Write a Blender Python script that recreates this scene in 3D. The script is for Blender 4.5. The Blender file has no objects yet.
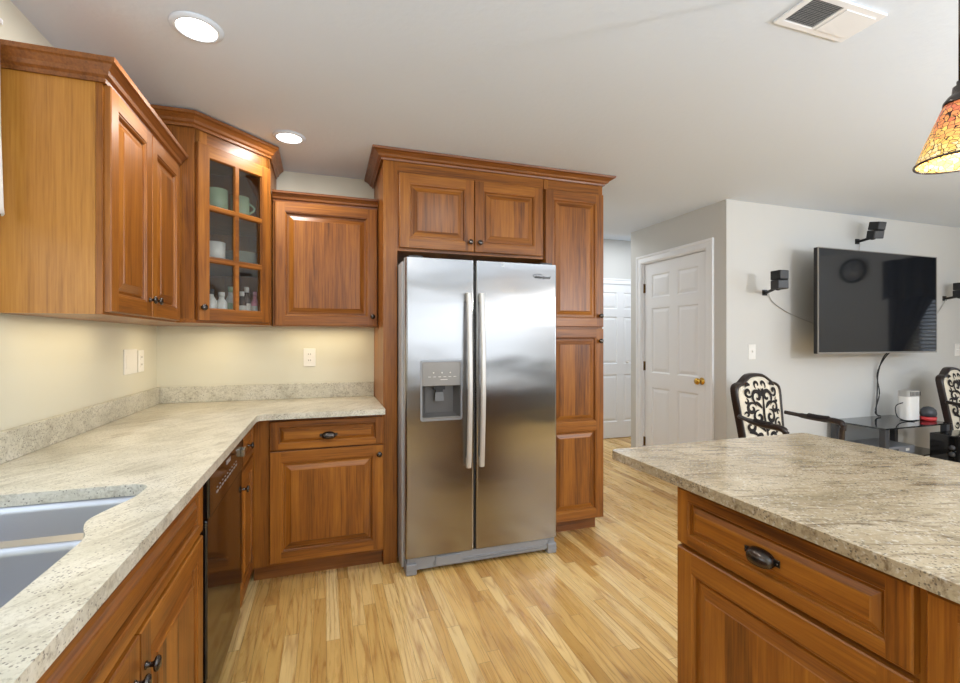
import bpy, bmesh, math, random
from mathutils import Vector, Matrix
random.seed(7)
S = bpy.context.scene
COL = S.collection
PI = math.pi
R = math.radians

# ------------------------------------------------------------------ camera
cam = bpy.data.objects.new('camera', bpy.data.cameras.new('camera'))
COL.objects.link(cam)
cam.location = (0, 0, 1.296)
cam.rotation_euler = (R(90), 0, R(-18.39))
cam.data.sensor_width = 36
cam.data.lens = 36 * 462.3 / 960
cam.data.shift_y = -1.7 / 960
cam.data.clip_start = 0.02
S.camera = cam
# ------------------------------------------------------------------ world
w = bpy.data.worlds.new('world'); S.world = w; w.use_nodes = True
w.node_tree.nodes['Background'].inputs[0].default_value = (0.75, 0.85, 1, 1)
w.node_tree.nodes['Background'].inputs[1].default_value = 1.0
# ------------------------------------------------------------------ lights
def area(name, loc, rot, sx, sy, power, col=(1, 1, 1), shape='RECTANGLE', spread=180):
    l = bpy.data.lights.new(name, 'AREA'); l.shape = shape; l.size = sx
    if shape in ('RECTANGLE', 'ELLIPSE'): l.size_y = sy
    l.energy = power; l.color = col; l.spread = R(spread)
    o = bpy.data.objects.new(name, l); COL.objects.link(o)
    o.location = loc; o.rotation_euler = rot
    return o
DAY = (0.84, 0.92, 1.0)
area('rear_window_daylight', (2.35, -3.12, 1.5), (R(90), 0, 0), 3.0, 1.2, 22, DAY)
area('right_window_daylight', (6.1, -1.7, 1.45), (R(90), 0, R(90)), 1.8, 1.2, 30, DAY)
area('sink_window_daylight', (-0.985, 1.12, 1.55), (R(90), 0, R(-90)), 0.8, 0.85, 3, DAY)
area('hall_daylight', (2.2, 4.6, 2.6), (0, 0, 0), 0.5, 0.5, 9, (0.93, 0.97, 1))
area('hall_lamp', (3.6, 4.55, 2.6), (0, 0, 0), 0.4, 0.4, 9, (0.9, 0.95, 1))
# unseen fill panels added behind the camera, facing up to bounce off the ceiling
area('bounce_fill', (0.3, -1.3, 1.28), (R(180), 0, 0), 1.6, 1.6, 56, (0.75, 0.87, 1.0))
area('bounce_fill', (2.4, -0.9, 1.28), (R(180), 0, 0), 1.6, 1.6, 22, (0.77, 0.88, 1.0))
area('bounce_fill', (4.6, -0.6, 1.28), (R(180), 0, 0), 1.6, 1.6, 34, (0.79, 0.89, 1.0))
WARM = (1.0, 0.82, 0.52)
def can_light(x, y, p): area('recessed_lamp', (x, y, 2.372), (0, 0, 0), 0.13, 0.13, p, (1, 0.97, 0.92), 'DISK')
can_light(-0.43, 1.85, 5); can_light(-0.19, 2.69, 3.5)
for (x, y) in ((0.9, 0.1), (0.9, 1.5), (0.9, -1.4)): can_light(x, y, 5)  # further unseen cans added to fill the room, no fixtures modelled
def bulb(name, loc, p, r, col):
    l = bpy.data.lights.new(name, 'POINT'); l.energy = p; l.shadow_soft_size = r; l.color = col
    o = bpy.data.objects.new(name, l); COL.objects.link(o); o.location = loc
bulb('dining_lamp', (3.1, -0.3, 1.72), 66, 0.035, (0.96, 0.97, 1.0))
area('under_cabinet_lamp', (-0.82, 2.15, 1.372), (0, 0, 0), 0.12, 0.62, 0.8, WARM)
area('under_cabinet_lamp', (0.0, 3.1, 1.372), (0, 0, 0), 0.5, 0.12, 0.8, WARM)
area('under_cabinet_lamp', (-0.68, 2.98, 1.372), (0, 0, R(45)), 0.35, 0.12, 0.9, WARM)
S.view_settings.view_transform = 'Standard'
S.view_settings.look = 'None'
S.view_settings.gamma = 1
S.view_settings.use_curve_mapping = False
S.view_settings.exposure = 0.42
S.cycles.max_bounces = 10; S.cycles.diffuse_bounces = 6; S.cycles.glossy_bounces = 5
S.cycles.sample_clamp_indirect = 6
S.cycles.use_denoising = True

# ------------------------------------------------------------------ materials
def srgb(r, g, b):
    f = lambda c: (c / 12.92 if c <= .04045 else ((c + .055) / 1.055) ** 2.4)
    return (f(r / 255), f(g / 255), f(b / 255), 1)
class NT:
    def __init__(s, name):
        s.m = bpy.data.materials.new(name); s.m.use_nodes = True
        s.t = s.m.node_tree; s.b = s.t.nodes['Principled BSDF']
    def n(s, typ, **kw):
        nd = s.t.nodes.new(typ)
        for k, v in kw.items():
            if k.startswith('i_'):
                key = k[2:]; key = int(key) if key.isdigit() else key.replace('_', ' ')
                s.set(nd.inputs[key], v)
            else: setattr(nd, k, v)
        return nd
    def set(s, inp, v):
        if isinstance(v, bpy.types.NodeSocket): s.t.links.new(v, inp)
        else: inp.default_value = v
    def math(s, op, a, b=0.0, c=None):
        nd = s.t.nodes.new('ShaderNodeMath'); nd.operation = op
        s.set(nd.inputs[0], a); s.set(nd.inputs[1], b)
        if c is not None: s.set(nd.inputs[2], c)
        return nd.outputs[0]
    def obj(s): return s.n('ShaderNodeTexCoord').outputs['Object']
    def world(s): return s.n('ShaderNodeNewGeometry').outputs['Position']
    def mapping(s, v, scale=(1, 1, 1), rot=(0, 0, 0), loc=(0, 0, 0)):
        return s.n('ShaderNodeMapping', i_Vector=v, i_Scale=scale, i_Rotation=rot, i_Location=loc).outputs[0]
    def noise(s, v, scale, detail=3, rough=.5, dist=0):
        return s.n('ShaderNodeTexNoise', i_Vector=v, i_Scale=scale, i_Detail=detail, i_Roughness=rough, i_Distortion=dist).outputs['Fac']
    def ramp(s, fac, stops):
        nd = s.n('ShaderNodeValToRGB', i_Fac=fac); cr = nd.color_ramp
        while len(cr.elements) < len(stops): cr.elements.new(.5)
        for e, (p, c) in zip(cr.elements, stops): e.position = p; e.color = c
        return nd.outputs[0]
    def mix(s, fac, a, b, mode='MIX'):
        nd = s.t.nodes.new('ShaderNodeMix'); nd.data_type = 'RGBA'; nd.blend_type = mode
        s.set(nd.inputs[0], fac); s.set(nd.inputs[6], a); s.set(nd.inputs[7], b)
        return nd.outputs[2]
    def bump(s, h, strength=.1, dist=.01):
        s.set(s.b.inputs['Normal'], s.n('ShaderNodeBump', i_Height=h, i_Strength=strength, i_Distance=dist).outputs[0])
    def fin(s, col=None, rough=None, metal=None, **kw):
        if col is not None: s.set(s.b.inputs['Base Color'], col)
        if rough is not None: s.set(s.b.inputs['Roughness'], rough)
        if metal is not None: s.set(s.b.inputs['Metallic'], metal)
        for k, v in kw.items(): s.set(s.b.inputs[k.replace('_', ' ')], v)
        return s.m
def plain(name, col, rough=.5, metal=0., var=.06, scale=30, **kw):
    t = NT(name); o = t.obj(); n = t.noise(o, scale, 3)
    c = t.mix(t.math('MULTIPLY', n, var * 2), col, tuple(x * .7 for x in col[:3]) + (1,))
    return t.fin(c, rough, metal, **kw)
def cherry(name, axis, cols=((78, 40, 11), (136, 80, 24), (163, 103, 35), (186, 127, 52))):
    t = NT(name); o = t.obj()
    rnd = t.n('ShaderNodeObjectInfo').outputs['Random']
    off = t.n('ShaderNodeCombineXYZ', i_X=t.math('MULTIPLY', rnd, 7.3), i_Y=t.math('MULTIPLY', rnd, 3.1), i_Z=t.math('MULTIPLY', rnd, 9.7)).outputs[0]
    v = t.n('ShaderNodeVectorMath', operation='ADD', i_0=o, i_1=off).outputs[0]
    sc = [11, 11, 11]; sc[axis] = .9
    sf = [150, 150, 150]; sf[axis] = 4
    g = t.noise(t.mapping(v, sc), 2.2, 6, .62, .5)
    fine = t.noise(t.mapping(v, sf), 1.0, 3, .6)
    sp = t.n('ShaderNodeSeparateXYZ', i_0=v).outputs
    cross = sp[2] if axis == 0 else sp[0]
    stave = t.n('ShaderNodeTexWhiteNoise', noise_dimensions='1D', i_W=t.math('FLOOR', t.math('DIVIDE', cross, .083))).outputs['Value']
    f = t.math('ADD', t.math('MULTIPLY', g, .46), t.math('MULTIPLY', fine, .38))
    f = t.math('ADD', f, t.math('MULTIPLY', t.math('SUBTRACT', stave, .5), .13))
    c = t.ramp(f, [(p, srgb(*c)) for p, c in zip((.24, .4, .55, .74), cols)])
    t.bump(fine, .04, .002)
    return t.fin(c, .36, 0, Specular_IOR_Level=.38, Coat_Weight=.1, Coat_Roughness=.25)
def granite(name, c0, c1, c2, vein, vrot=R(35), vamt=.55, lt=.25, spk=.32, rough=.3):
    t = NT(name); o = t.world()
    big = t.noise(o, 5, 4, .6, .8)
    base = t.ramp(big, [(.3, c0), (.5, c1), (.7, c2)])
    vn = t.noise(t.mapping(t.mapping(o, (1, 1, 1), (0, 0, vrot)), (4.5, 26, 26)), 1.6, 6, .65, 1.0)
    vm = t.ramp(vn, [(.5, (0, 0, 0, 1)), (.68, (1, 1, 1, 1))])
    c = t.mix(t.math('MULTIPLY', vm, vamt), base, vein)
    fine = t.noise(o, 140, 3, .7)
    c = t.mix(t.ramp(fine, [(.52, (0, 0, 0, 1)), (.7, (.55, .55, .55, 1))]), c, srgb(128, 118, 100))
    lite = t.noise(o, 95, 2, .6)
    c = t.mix(t.ramp(lite, [(.56, (0, 0, 0, 1)), (.68, (lt, lt, lt, 1))]), c, srgb(232, 228, 218))
    vo = t.n('ShaderNodeTexVoronoi', i_Vector=o, i_Scale=165.0)
    thr = t.noise(o, 11, 3)
    rr = t.n('ShaderNodeSeparateXYZ', i_0=vo.outputs['Color']).outputs[0]
    pick = t.math('LESS_THAN', rr, t.math('MULTIPLY', t.math('SUBTRACT', thr, .34), 1.7))
    sp = t.math('MULTIPLY', pick, t.math('LESS_THAN', vo.outputs['Distance'], spk))
    c = t.mix(t.math('MULTIPLY', sp, .72), c, srgb(88, 82, 74))
    return t.fin(c, rough, 0, Specular_IOR_Level=.5)
def wood_floor(name):
    t = NT(name); o = t.world(); sp = t.n('ShaderNodeSeparateXYZ', i_0=o).outputs
    wd = .0572
    rx = t.math('DIVIDE', sp[0], wd); row = t.math('FLOOR', rx); fx = t.math('FRACT', rx)
    r1 = t.n('ShaderNodeTexWhiteNoise', noise_dimensions='1D', i_W=row).outputs['Value']
    ry = t.math('DIVIDE', t.math('ADD', sp[1], t.math('MULTIPLY', r1, 11.)), .85)
    pl = t.math('FLOOR', ry); fy = t.math('FRACT', ry)
    idv = t.n('ShaderNodeCombineXYZ', i_X=row, i_Y=pl).outputs[0]
    wn = t.n('ShaderNodeTexWhiteNoise', noise_dimensions='2D', i_Vector=idv).outputs
    pc = t.ramp(wn['Value'], [(0, srgb(190, 144, 78)), (.2, srgb(214, 172, 100)), (.65, srgb(230, 191, 120)), (1, srgb(242, 211, 148))])
    gv = t.n('ShaderNodeVectorMath', operation='ADD', i_0=o, i_1=t.n('ShaderNodeVectorMath', operation='SCALE', i_0=wn['Color'], i_Scale=9.).outputs[0]).outputs[0]
    g = t.noise(t.mapping(gv, (22, 1.5, 1)), 1.0, 5, .6, 2.2)
    lo = t.noise(t.mapping(gv, (9, .55, 1)), 1.0, 2, .4, .3)
    wv = t.math('ABSOLUTE', t.math('SINE', t.math('MULTIPLY', lo, 42.)))
    wv = t.math('SUBTRACT', 1, t.math('POWER', t.math('SUBTRACT', 1, wv), 2.))
    fine = t.noise(t.mapping(gv, (260, 8, 1)), 1.0, 2)
    a = t.math('ADD', t.math('MULTIPLY', g, .42), t.math('ADD', t.math('MULTIPLY', wv, .22), t.math('MULTIPLY', fine, .3)))
    c = t.mix(t.ramp(a, [(.34, (.6, .6, .6, 1)), (.6, (0, 0, 0, 1))]), pc, srgb(156, 101, 47))
    ex = t.math('MINIMUM', fx, t.math('SUBTRACT', 1, fx)); ey = t.math('MINIMUM', fy, t.math('SUBTRACT', 1, fy))
    gap = t.math('MAXIMUM', t.math('LESS_THAN', ex, .016), t.math('LESS_THAN', ey, .0014))
    c = t.mix(t.math('MULTIPLY', gap, .55), c, srgb(92, 58, 28))
    t.bump(t.math('SUBTRACT', 1, gap), .15, .002)
    return t.fin(c, t.math('ADD', .22, t.math('MULTIPLY', g, .12)), 0, Specular_IOR_Level=.45)
def paint(name, col, bump=.03, scale=220, rough=.7):
    t = NT(name); o = t.world()
    t.bump(t.noise(o, scale, 2), bump, .003)
    c = t.mix(t.math('MULTIPLY', t.noise(o, 2.5, 2), .06), col, tuple(x * .8 for x in col[:3]) + (1,))
    return t.fin(c, rough, 0)
def emit(name, col, s):
    t = NT(name); return t.fin(col, .4, 0, Emission_Color=col, Emission_Strength=s)
def glass(name, tint=(1, 1, 1, 1), refl=.12):
    t = NT(name); nt = t.t
    tr = t.n('ShaderNodeBsdfTransparent'); tr.inputs[0].default_value = tint
    gl = t.n('ShaderNodeBsdfGlossy'); gl.inputs['Roughness'].default_value = .03
    lw = t.n('ShaderNodeFresnel', i_IOR=1.5)
    mx = t.n('ShaderNodeMixShader', i_0=t.math('ADD', lw.outputs[0], refl - .04), i_1=tr.outputs[0], i_2=gl.outputs[0])
    nt.links.new(mx.outputs[0], nt.nodes['Material Output'].inputs[0]); return t.m
def steel(name, col, rough, aniso, wav=0.0, rot=0.0):
    t = NT(name); o = t.obj()
    st = t.noise(t.mapping(o, (1.5, 1.5, 900)), 1.0, 2)
    c = t.mix(t.math('MULTIPLY', st, .25), col, tuple(x * .8 for x in col[:3]) + (1,))
    if wav:
        t.bump(t.noise(t.mapping(o, (2.2, 2.2, 5.5)), 1.3, 1, .4), wav, .02)
    tg = t.n('ShaderNodeTangent'); tg.direction_type = 'RADIAL'; tg.axis = 'Z'
    t.fin(c, rough, 1.0, Anisotropic=aniso, Anisotropic_Rotation=rot)
    t.t.links.new(tg.outputs[0], t.b.inputs['Tangent']); return t.m

M = {}
M['wv'] = cherry('cherry_vertical', 2); M['wh'] = cherry('cherry_horizontal', 0)
M['ws'] = cherry('faded_cherry_veneer', 2, ((124, 76, 24), (170, 114, 44), (186, 130, 56), (202, 148, 72)))
M['wc'] = cherry('shaded_cherry', 0, ((84, 44, 16), (126, 74, 30), (146, 90, 40), (164, 108, 54)))  # darker cherry: shading of crowns and toe kicks put into the colour
M['maple'] = plain('maple_interior', srgb(214, 190, 140), .5)
M['granite'] = granite('granite_counter', srgb(184, 180, 163), srgb(203, 199, 182), srgb(216, 212, 198), srgb(128, 118, 98), R(-55), .55)
M['granite_i'] = granite('granite_island', srgb(150, 134, 106), srgb(172, 156, 128), srgb(190, 176, 150), srgb(98, 78, 54), R(18), .8, .3, .36, .13)
M['floor'] = wood_floor('oak_strip_floor')
M['wall'] = paint('wall_paint', srgb(206, 205, 201)); M['wallk'] = paint('kitchen_paint', srgb(216, 213, 195))
M['ceil'] = paint('ceiling_texture', srgb(216, 225, 236), .35, 38, .85)
M['white'] = paint('white_trim', srgb(236, 238, 241), .01, 60, .4)
M['plastic'] = plain('white_plastic', srgb(235, 233, 228), .35, var=.02)
M['slot'] = plain('outlet_slot', srgb(70, 68, 64), .5)
M['bronze'] = plain('dark_bronze', srgb(84, 78, 74), .24, .9, scale=60)
M['nickel'] = plain('satin_nickel', srgb(170, 165, 158), .25, 1.0)
M['brass'] = plain('brass', srgb(214, 170, 80), .2, 1.0)
M['hinge'] = plain('hinge_brass', srgb(120, 96, 56), .35, .9)
M['steel'] = steel('brushed_steel', srgb(160, 158, 156), .2, .8, .10)
M['handle'] = plain('handle_steel', srgb(214, 211, 206), .34, .55)
M['sink'] = steel('sink_steel', srgb(196, 200, 208), .34, 0)
M['case'] = plain('fridge_case', srgb(186, 188, 190), .45, .1)
M['grille'] = plain('fridge_grille', srgb(150, 152, 156), .45, .1)
M['disp'] = plain('dispenser_grey', srgb(138, 134, 128), .3, .3)
M['dispd'] = plain('dispenser_dark', srgb(92, 90, 88), .35, .2)
M['black'] = plain('black_gloss', srgb(16, 15, 15), .08, 0, .0)
M['blackm'] = plain('black_matte', srgb(26, 26, 27), .5)
M['grey'] = plain('dark_grey', srgb(62, 63, 66), .45)
M['mark'] = plain('printed_mark', srgb(150, 140, 134), .5)
M['glass'] = glass('cabinet_glass', (.96, .97, .97, 1), .06); M['pane'] = glass('window_glass')
M['screen'] = plain('tv_screen', srgb(24, 26, 30), .06, 0, .0, Specular_IOR_Level=.5)
M['green'] = plain('green_glaze', srgb(178, 200, 166), .25)
M['ivory'] = plain('ivory_glaze', srgb(226, 222, 212), .3)
M['plate'] = plain('dark_plate', srgb(150, 154, 140), .3)
M['pink'] = plain('pink_plastic', srgb(214, 130, 150), .35)
M['amber'] = plain('dark_bottle', srgb(58, 46, 40), .2)
M['lamp'] = emit('lamp_lens', (1, .96, .9, 1), 9)
M['fabric'] = plain('cream_fabric', srgb(224, 214, 194), .85, scale=400, var=.1)
M['scroll'] = plain('black_scroll_fabric', srgb(30, 24, 22), .85)
M['ebony'] = plain('ebony_wood', srgb(42, 32, 28), .3)
M['tglass'] = plain('black_glass', srgb(30, 34, 36), .04, 0, .0, Specular_IOR_Level=.9)
M['silver'] = plain('silver_plastic', srgb(150, 152, 156), .35, .4)
M['red'] = plain('red_ring', srgb(190, 50, 52), .4)
M['curtain'] = plain('white_curtain', srgb(226, 226, 224), .9, scale=200)
M['drape'] = plain('dark_drape', srgb(48, 48, 52), .9)
M['slat'] = plain('blind_slat', srgb(230, 230, 226), .5)
M['cable'] = plain('grey_cable', srgb(176, 174, 170), .5)
def tiffany():
    t = NT('stained_glass_mosaic'); o = t.obj()
    v = t.mapping(o, (1, 1, 1.25))
    vo = t.n('ShaderNodeTexVoronoi', i_Vector=v, i_Scale=72.0, i_Randomness=.8)
    ve = t.n('ShaderNodeTexVoronoi', i_Vector=v, i_Scale=72.0, i_Randomness=.8); ve.feature = 'DISTANCE_TO_EDGE'
    z = t.n('ShaderNodeSeparateXYZ', i_0=o).outputs[2]
    rn = t.n('ShaderNodeSeparateXYZ', i_0=vo.outputs['Color']).outputs[0]
    f = t.math('ADD', t.math('MULTIPLY', z, 5.0), t.math('MULTIPLY', rn, .45))
    col = t.ramp(f, [(.05, srgb(236, 208, 160)), (.4, srgb(232, 190, 96)), (.7, srgb(222, 150, 84)), (1, srgb(196, 104, 70))])
    lead = t.math('LESS_THAN', ve.outputs[0], .045)
    c = t.mix(lead, col, srgb(40, 30, 20))
    t.fin(c, .25, 0, Emission_Color=col, Emission_Strength=t.math('MULTIPLY', t.math('SUBTRACT', 1, lead), .38))
    return t.m
M['tiffany'] = tiffany()

# ------------------------------------------------------------------ mesh helpers
class MB:
    def __init__(s): s.bm = bmesh.new()
    def v(s, *p): return s.bm.verts.new(p)
    def f(s, vs, mi=0, smooth=False):
        try: fc = s.bm.faces.new(vs)
        except ValueError: return None
        fc.material_index = mi; fc.smooth = smooth; return fc
    def quad(s, pts, mi=0): return s.f([s.v(*p) for p in pts], mi)
    def box(s, x0, x1, y0, y1, z0, z1, mi=0, c=0.0):
        if c > 0:
            g = s.bm; tmp = bmesh.new(); bmesh.ops.create_cube(tmp, size=1)
            for q in tmp.verts: q.co = Vector(((x0 + x1) / 2 + q.co.x * (x1 - x0), (y0 + y1) / 2 + q.co.y * (y1 - y0), (z0 + z1) / 2 + q.co.z * (z1 - z0)))
            bmesh.ops.bevel(tmp, geom=tmp.edges[:], offset=c, segments=2, profile=.5, affect='EDGES')
            mp = {q: g.verts.new(q.co) for q in tmp.verts}
            for fc in tmp.faces:
                k = g.faces.new([mp[q] for q in fc.verts]); k.material_index = mi
            tmp.free(); return s
        a = [s.v(x, y, z) for z in (z0, z1) for (x, y) in ((x0, y0), (x1, y0), (x1, y1), (x0, y1))]
        for i in ((3, 2, 1, 0), (4, 5, 6, 7), (0, 1, 5, 4), (1, 2, 6, 5), (2, 3, 7, 6), (3, 0, 4, 7)): s.f([a[k] for k in i], mi)
        return s
    def prism(s, poly, z0, z1, mi=0):
        b = [s.v(x, y, z0) for x, y in poly]; t = [s.v(x, y, z1) for x, y in poly]
        s.f(b[::-1], mi); s.f(t, mi); n = len(poly)
        for i in range(n): s.f([b[i], b[(i + 1) % n], t[(i + 1) % n], t[i]], mi)
        return s
    def loft(s, rings, mi=0, cap0=True, cap1=True, smooth=False, closed=True):
        rv = [[s.v(*p) for p in r] for r in rings]; n = len(rv[0])
        for a, b in zip(rv, rv[1:]):
            for i in range(n if closed else n - 1): s.f([a[i], a[(i + 1) % n], b[(i + 1) % n], b[i]], mi, smooth)
        if cap0: s.f(rv[0][::-1], mi)
        if cap1: s.f(rv[-1], mi)
        return s
    def lathe(s, prof, c=(0, 0, 0), axis='z', n=20, mi=0, smooth=True):
        rings = []
        for r, h in prof:
            ring = []
            for k in range(n):
                a = 2 * PI * k / n; p = (max(r, 1e-4) * math.cos(a), max(r, 1e-4) * math.sin(a), h)
                if axis == 'y-': p = (p[0], -p[2], p[1])
                elif axis == 'x-': p = (-p[2], p[0], p[1])
                elif axis == 'x': p = (p[2], p[0], p[1])
                ring.append((c[0] + p[0], c[1] + p[1], c[2] + p[2]))
            rings.append(ring)
        return s.loft(rings, mi, True, True, smooth)
    def tube(s, pts, r, n=8, mi=0, smooth=True):
        pts = [Vector(p) for p in pts]; rings = []; rr = r if isinstance(r, (list, tuple)) else [r] * len(pts)
        up = Vector((0, 0, 1))
        for i, p in enumerate(pts):
            t = (pts[min(i + 1, len(pts) - 1)] - pts[max(i - 1, 0)]).normalized()
            u = up if abs(t.dot(up)) < .95 else Vector((1, 0, 0))
            a = t.cross(u).normalized(); b = t.cross(a).normalized()
            rings.append([tuple(p + (a * math.cos(2 * PI * k / n) + b * math.sin(2 * PI * k / n)) * rr[i]) for k in range(n)])
        return s.loft(rings, mi, True, True, smooth)
    def sweep(s, path, prof, mi=0):
        """profile [(out, z)] along an open XY path, 'out' to the right of travel, mitred"""
        P = [Vector((a, b)) for a, b in path]; rings = []
        nr = lambda d: Vector((d.y, -d.x))
        for i, p in enumerate(P):
            d0 = (P[i] - P[i - 1]).normalized() if i > 0 else None
            d1 = (P[i + 1] - P[i]).normalized() if i < len(P) - 1 else None
            if d0 is None: o = nr(d1)
            elif d1 is None: o = nr(d0)
            else:
                m = (nr(d0) + nr(d1)).normalized(); o = m / m.dot(nr(d0))
            rings.append([(p.x + o.x * q, p.y + o.y * q, z) for q, z in prof])
        return s.loft(rings, mi)
    def build(s, name, mats, parent=None, loc=(0, 0, 0), rot=(0, 0, 0), bevel=0, smooth=False):
        bm = s.bm; bmesh.ops.recalc_face_normals(bm, faces=bm.faces[:])
        me = bpy.data.meshes.new(name); bm.to_mesh(me); bm.free()
        for m in (mats if isinstance(mats, (list, tuple)) else [mats]): me.materials.append(m)
        if smooth:
            for p in me.polygons: p.use_smooth = True
        o = bpy.data.objects.new(name, me); COL.objects.link(o)
        o.location = loc; o.rotation_euler = rot
        if parent: o.parent = parent
        if bevel:
            b = o.modifiers.new('bevel', 'BEVEL'); b.width = bevel; b.segments = 2; b.limit_method = 'ANGLE'; b.angle_limit = R(40)
        return o
def tag(o, label=None, cat=None, group=None, kind=None):
    if label: o['label'] = label
    if cat: o['category'] = cat
    if group: o['group'] = group
    if kind: o['kind'] = kind
    return o
def thing(name, label, cat, loc=(0, 0, 0), rz=0, group=None):
    o = bpy.data.objects.new(name, None); COL.objects.link(o); o.empty_display_size = .1
    o.location = loc; o.rotation_euler = (0, 0, R(rz)); return tag(o, label, cat, group)
def dup(o, parent=None):
    c = o.copy(); COL.objects.link(c)
    if parent: c.parent = parent
    for ch in list(o.children): dup(ch, c)
    return c
def struct(name, mb, m, parent=None, **kw):
    o = mb.build(name, m, parent, **kw)
    if not parent: o['kind'] = 'structure'
    return o

# paneled slab: front at y=yf facing -y, thickness t
WOODP = [(.002, .003), (.006, .0035), (.009, .007), (.011, .015), (.017, .015), (.019, .011), (.023, .011), (.046, .003), (.048, .0005)]
WHITEP = [(.010, .008), (.018, .008), (.042, .002)]
def slab(mb, xs, zs, panels, yf, t, prof=WOODP, holes=(), mats=(0, 1), ch=.003, panel_mi=None):
    v0, h0 = mats; nx, nz = len(xs) - 1, len(zs) - 1
    pm = v0 if panel_mi is None else panel_mi
    G = [[mb.v(x, yf, z) for z in zs] for x in xs]; B = [[mb.v(x, yf + t, z) for z in zs] for x in xs]
    for i in range(nx):
        for j in range(nz):
            c = [G[i][j], G[i + 1][j], G[i + 1][j + 1], G[i][j + 1]]
            cb = [B[i][j], B[i + 1][j], B[i + 1][j + 1], B[i][j + 1]]
            mi = v0 if i in (0, nx - 1) else h0
            x0, x1, z0, z1 = xs[i], xs[i + 1], zs[j], zs[j + 1]
            if (i, j) in holes:
                pr = [mb.v(x, yf + .009, z) for x, z in ((x0 + .006, z0 + .006), (x1 - .006, z0 + .006), (x1 - .006, z1 - .006), (x0 + .006, z1 - .006))]
                for k in range(4):
                    mm = h0 if k in (0, 2) else v0
                    mb.f([c[k], c[(k + 1) % 4], pr[(k + 1) % 4], pr[k]], mm); mb.f([pr[k], pr[(k + 1) % 4], cb[(k + 1) % 4], cb[k]], mm)
                continue
            mb.f(cb[::-1], mi)
            if (i, j) in panels:
                lim = min(x1 - x0, z1 - z0) / 2 * .8; sc = min(1, lim / prof[-1][0]); prev = c
                for ins, dep in prof:
                    a = ins * sc
                    r = [mb.v(x, yf + dep, z) for x, z in ((x0 + a, z0 + a), (x1 - a, z0 + a), (x1 - a, z1 - a), (x0 + a, z1 - a))]
                    for k in range(4): mb.f([prev[k], prev[(k + 1) % 4], r[(k + 1) % 4], r[k]], h0 if k in (0, 2) else v0)
                    prev = r
                mb.f(prev, pm)
            else: mb.f(c, mi)
    # rim: chamfer outwards then back
    def rim(idx, dx, dz):
        fr = [G[i][j] for i, j in idx]; bk = [B[i][j] for i, j in idx]; return fr, bk
    X0, X1, Z0, Z1 = xs[0] - ch, xs[-1] + ch, zs[0] - ch, zs[-1] + ch
    loop = [(i, 0) for i in range(nx)] + [(nx, j) for j in range(nz)] + [(i, nz) for i in range(nx, 0, -1)] + [(0, j) for j in range(nz, 0, -1)]
    def outp(i, j, y): return mb.v(X0 if i == 0 else X1 if i == nx else xs[i], y, Z0 if j == 0 else Z1 if j == nz else zs[j])
    o1 = [outp(i, j, yf + ch) for i, j in loop]; o2 = [outp(i, j, yf + t) for i, j in loop]
    n = len(loop)
    for k in range(n):
        a, b = loop[k], loop[(k + 1) % n]
        mi = h0 if a[1] == b[1] else v0
        mb.f([G[a[0]][a[1]], G[b[0]][b[1]], o1[(k + 1) % n], o1[k]], mi)
        mb.f([o1[k], o1[(k + 1) % n], o2[(k + 1) % n], o2[k]], mi)
        mb.f([o2[k], o2[(k + 1) % n], B[b[0]][b[1]], B[a[0]][a[1]]], mi)
def wdoor(parent, x0, x1, z0, z1, name='door', st=.056, mid=None, yf=-.02, drawer=False):
    mb = MB(); c = .003
    if drawer:
        st = .03; xs = [x0 + c, x0 + .042, x1 - .042, x1 - c]; zs = [z0 + c, z0 + st, z1 - st, z1 - c]
        slab(mb, xs, zs, {(1, 1)}, yf, .0195, [(.002, .003), (.004, .004), (.006, .013), (.010, .013), (.012, .010), (.024, .003), (.026, .0005)], panel_mi=1)
    else:
        xs = [x0 + c, x0 + st, x1 - st, x1 - c]
        if mid:
            zs = [z0 + c, z0 + st, mid[0], mid[1], z1 - st, z1 - c]; pn = {(1, 1), (1, 3)}
        else: zs = [z0 + c, z0 + st, z1 - st, z1 - c]; pn = {(1, 1)}
        slab(mb, xs, zs, pn, yf, .0195)
    return mb.build(name, [M['wv'], M['wh']], parent)
def knob(parent, x, z, y=-.02, m='bronze', s=1.0):
    p = [(.0085, 0), (.0085, .002), (.0055, .004), (.005, .012), (.007, .015), (.0145, .018), (.0155, .021), (.0135, .025), (.007, .0275), (0, .028)]
    return MB().lathe([(r * s, h * s) for r, h in p], (x, y, z), 'y-', 18).build('knob', M[m], parent)
def cup_pull(parent, x, z, y=-.02):
    mb = MB(); a, b, c = .035, .024, .025; nu, nw = 20, 8; rings = []
    for i in range(nu + 1):
        u = PI * i / nu; rr = max(math.sin(u), .02) ** .6
        rings.append([(x + a * math.cos(u), y - .0005 - rr * b * math.sin(R(120) * k / nw) , z - .012 + rr * c * math.cos(R(120) * k / nw)) for k in range(nw + 1)])
    mb.loft(rings, 0, False, False, True, closed=False)
    o = mb.build('cup_pull', M['bronze'], parent)
    so = o.modifiers.new('solid', 'SOLIDIFY'); so.thickness = .003; so.offset = -1
    for sx in (-1, 1):
        fl = MB(); fl.box(x + sx * .038 - .008, x + sx * .038 + .008, y - .003, y, z - .014, z + .003, 0, .0014); fl.lathe([(.003, 0), (.003, .002), (0, .003)], (x + sx * .041, y - .003, z - .006), 'y-', 10)
        fl.build('mounting_tab', M['bronze'], o)
    return o

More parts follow.
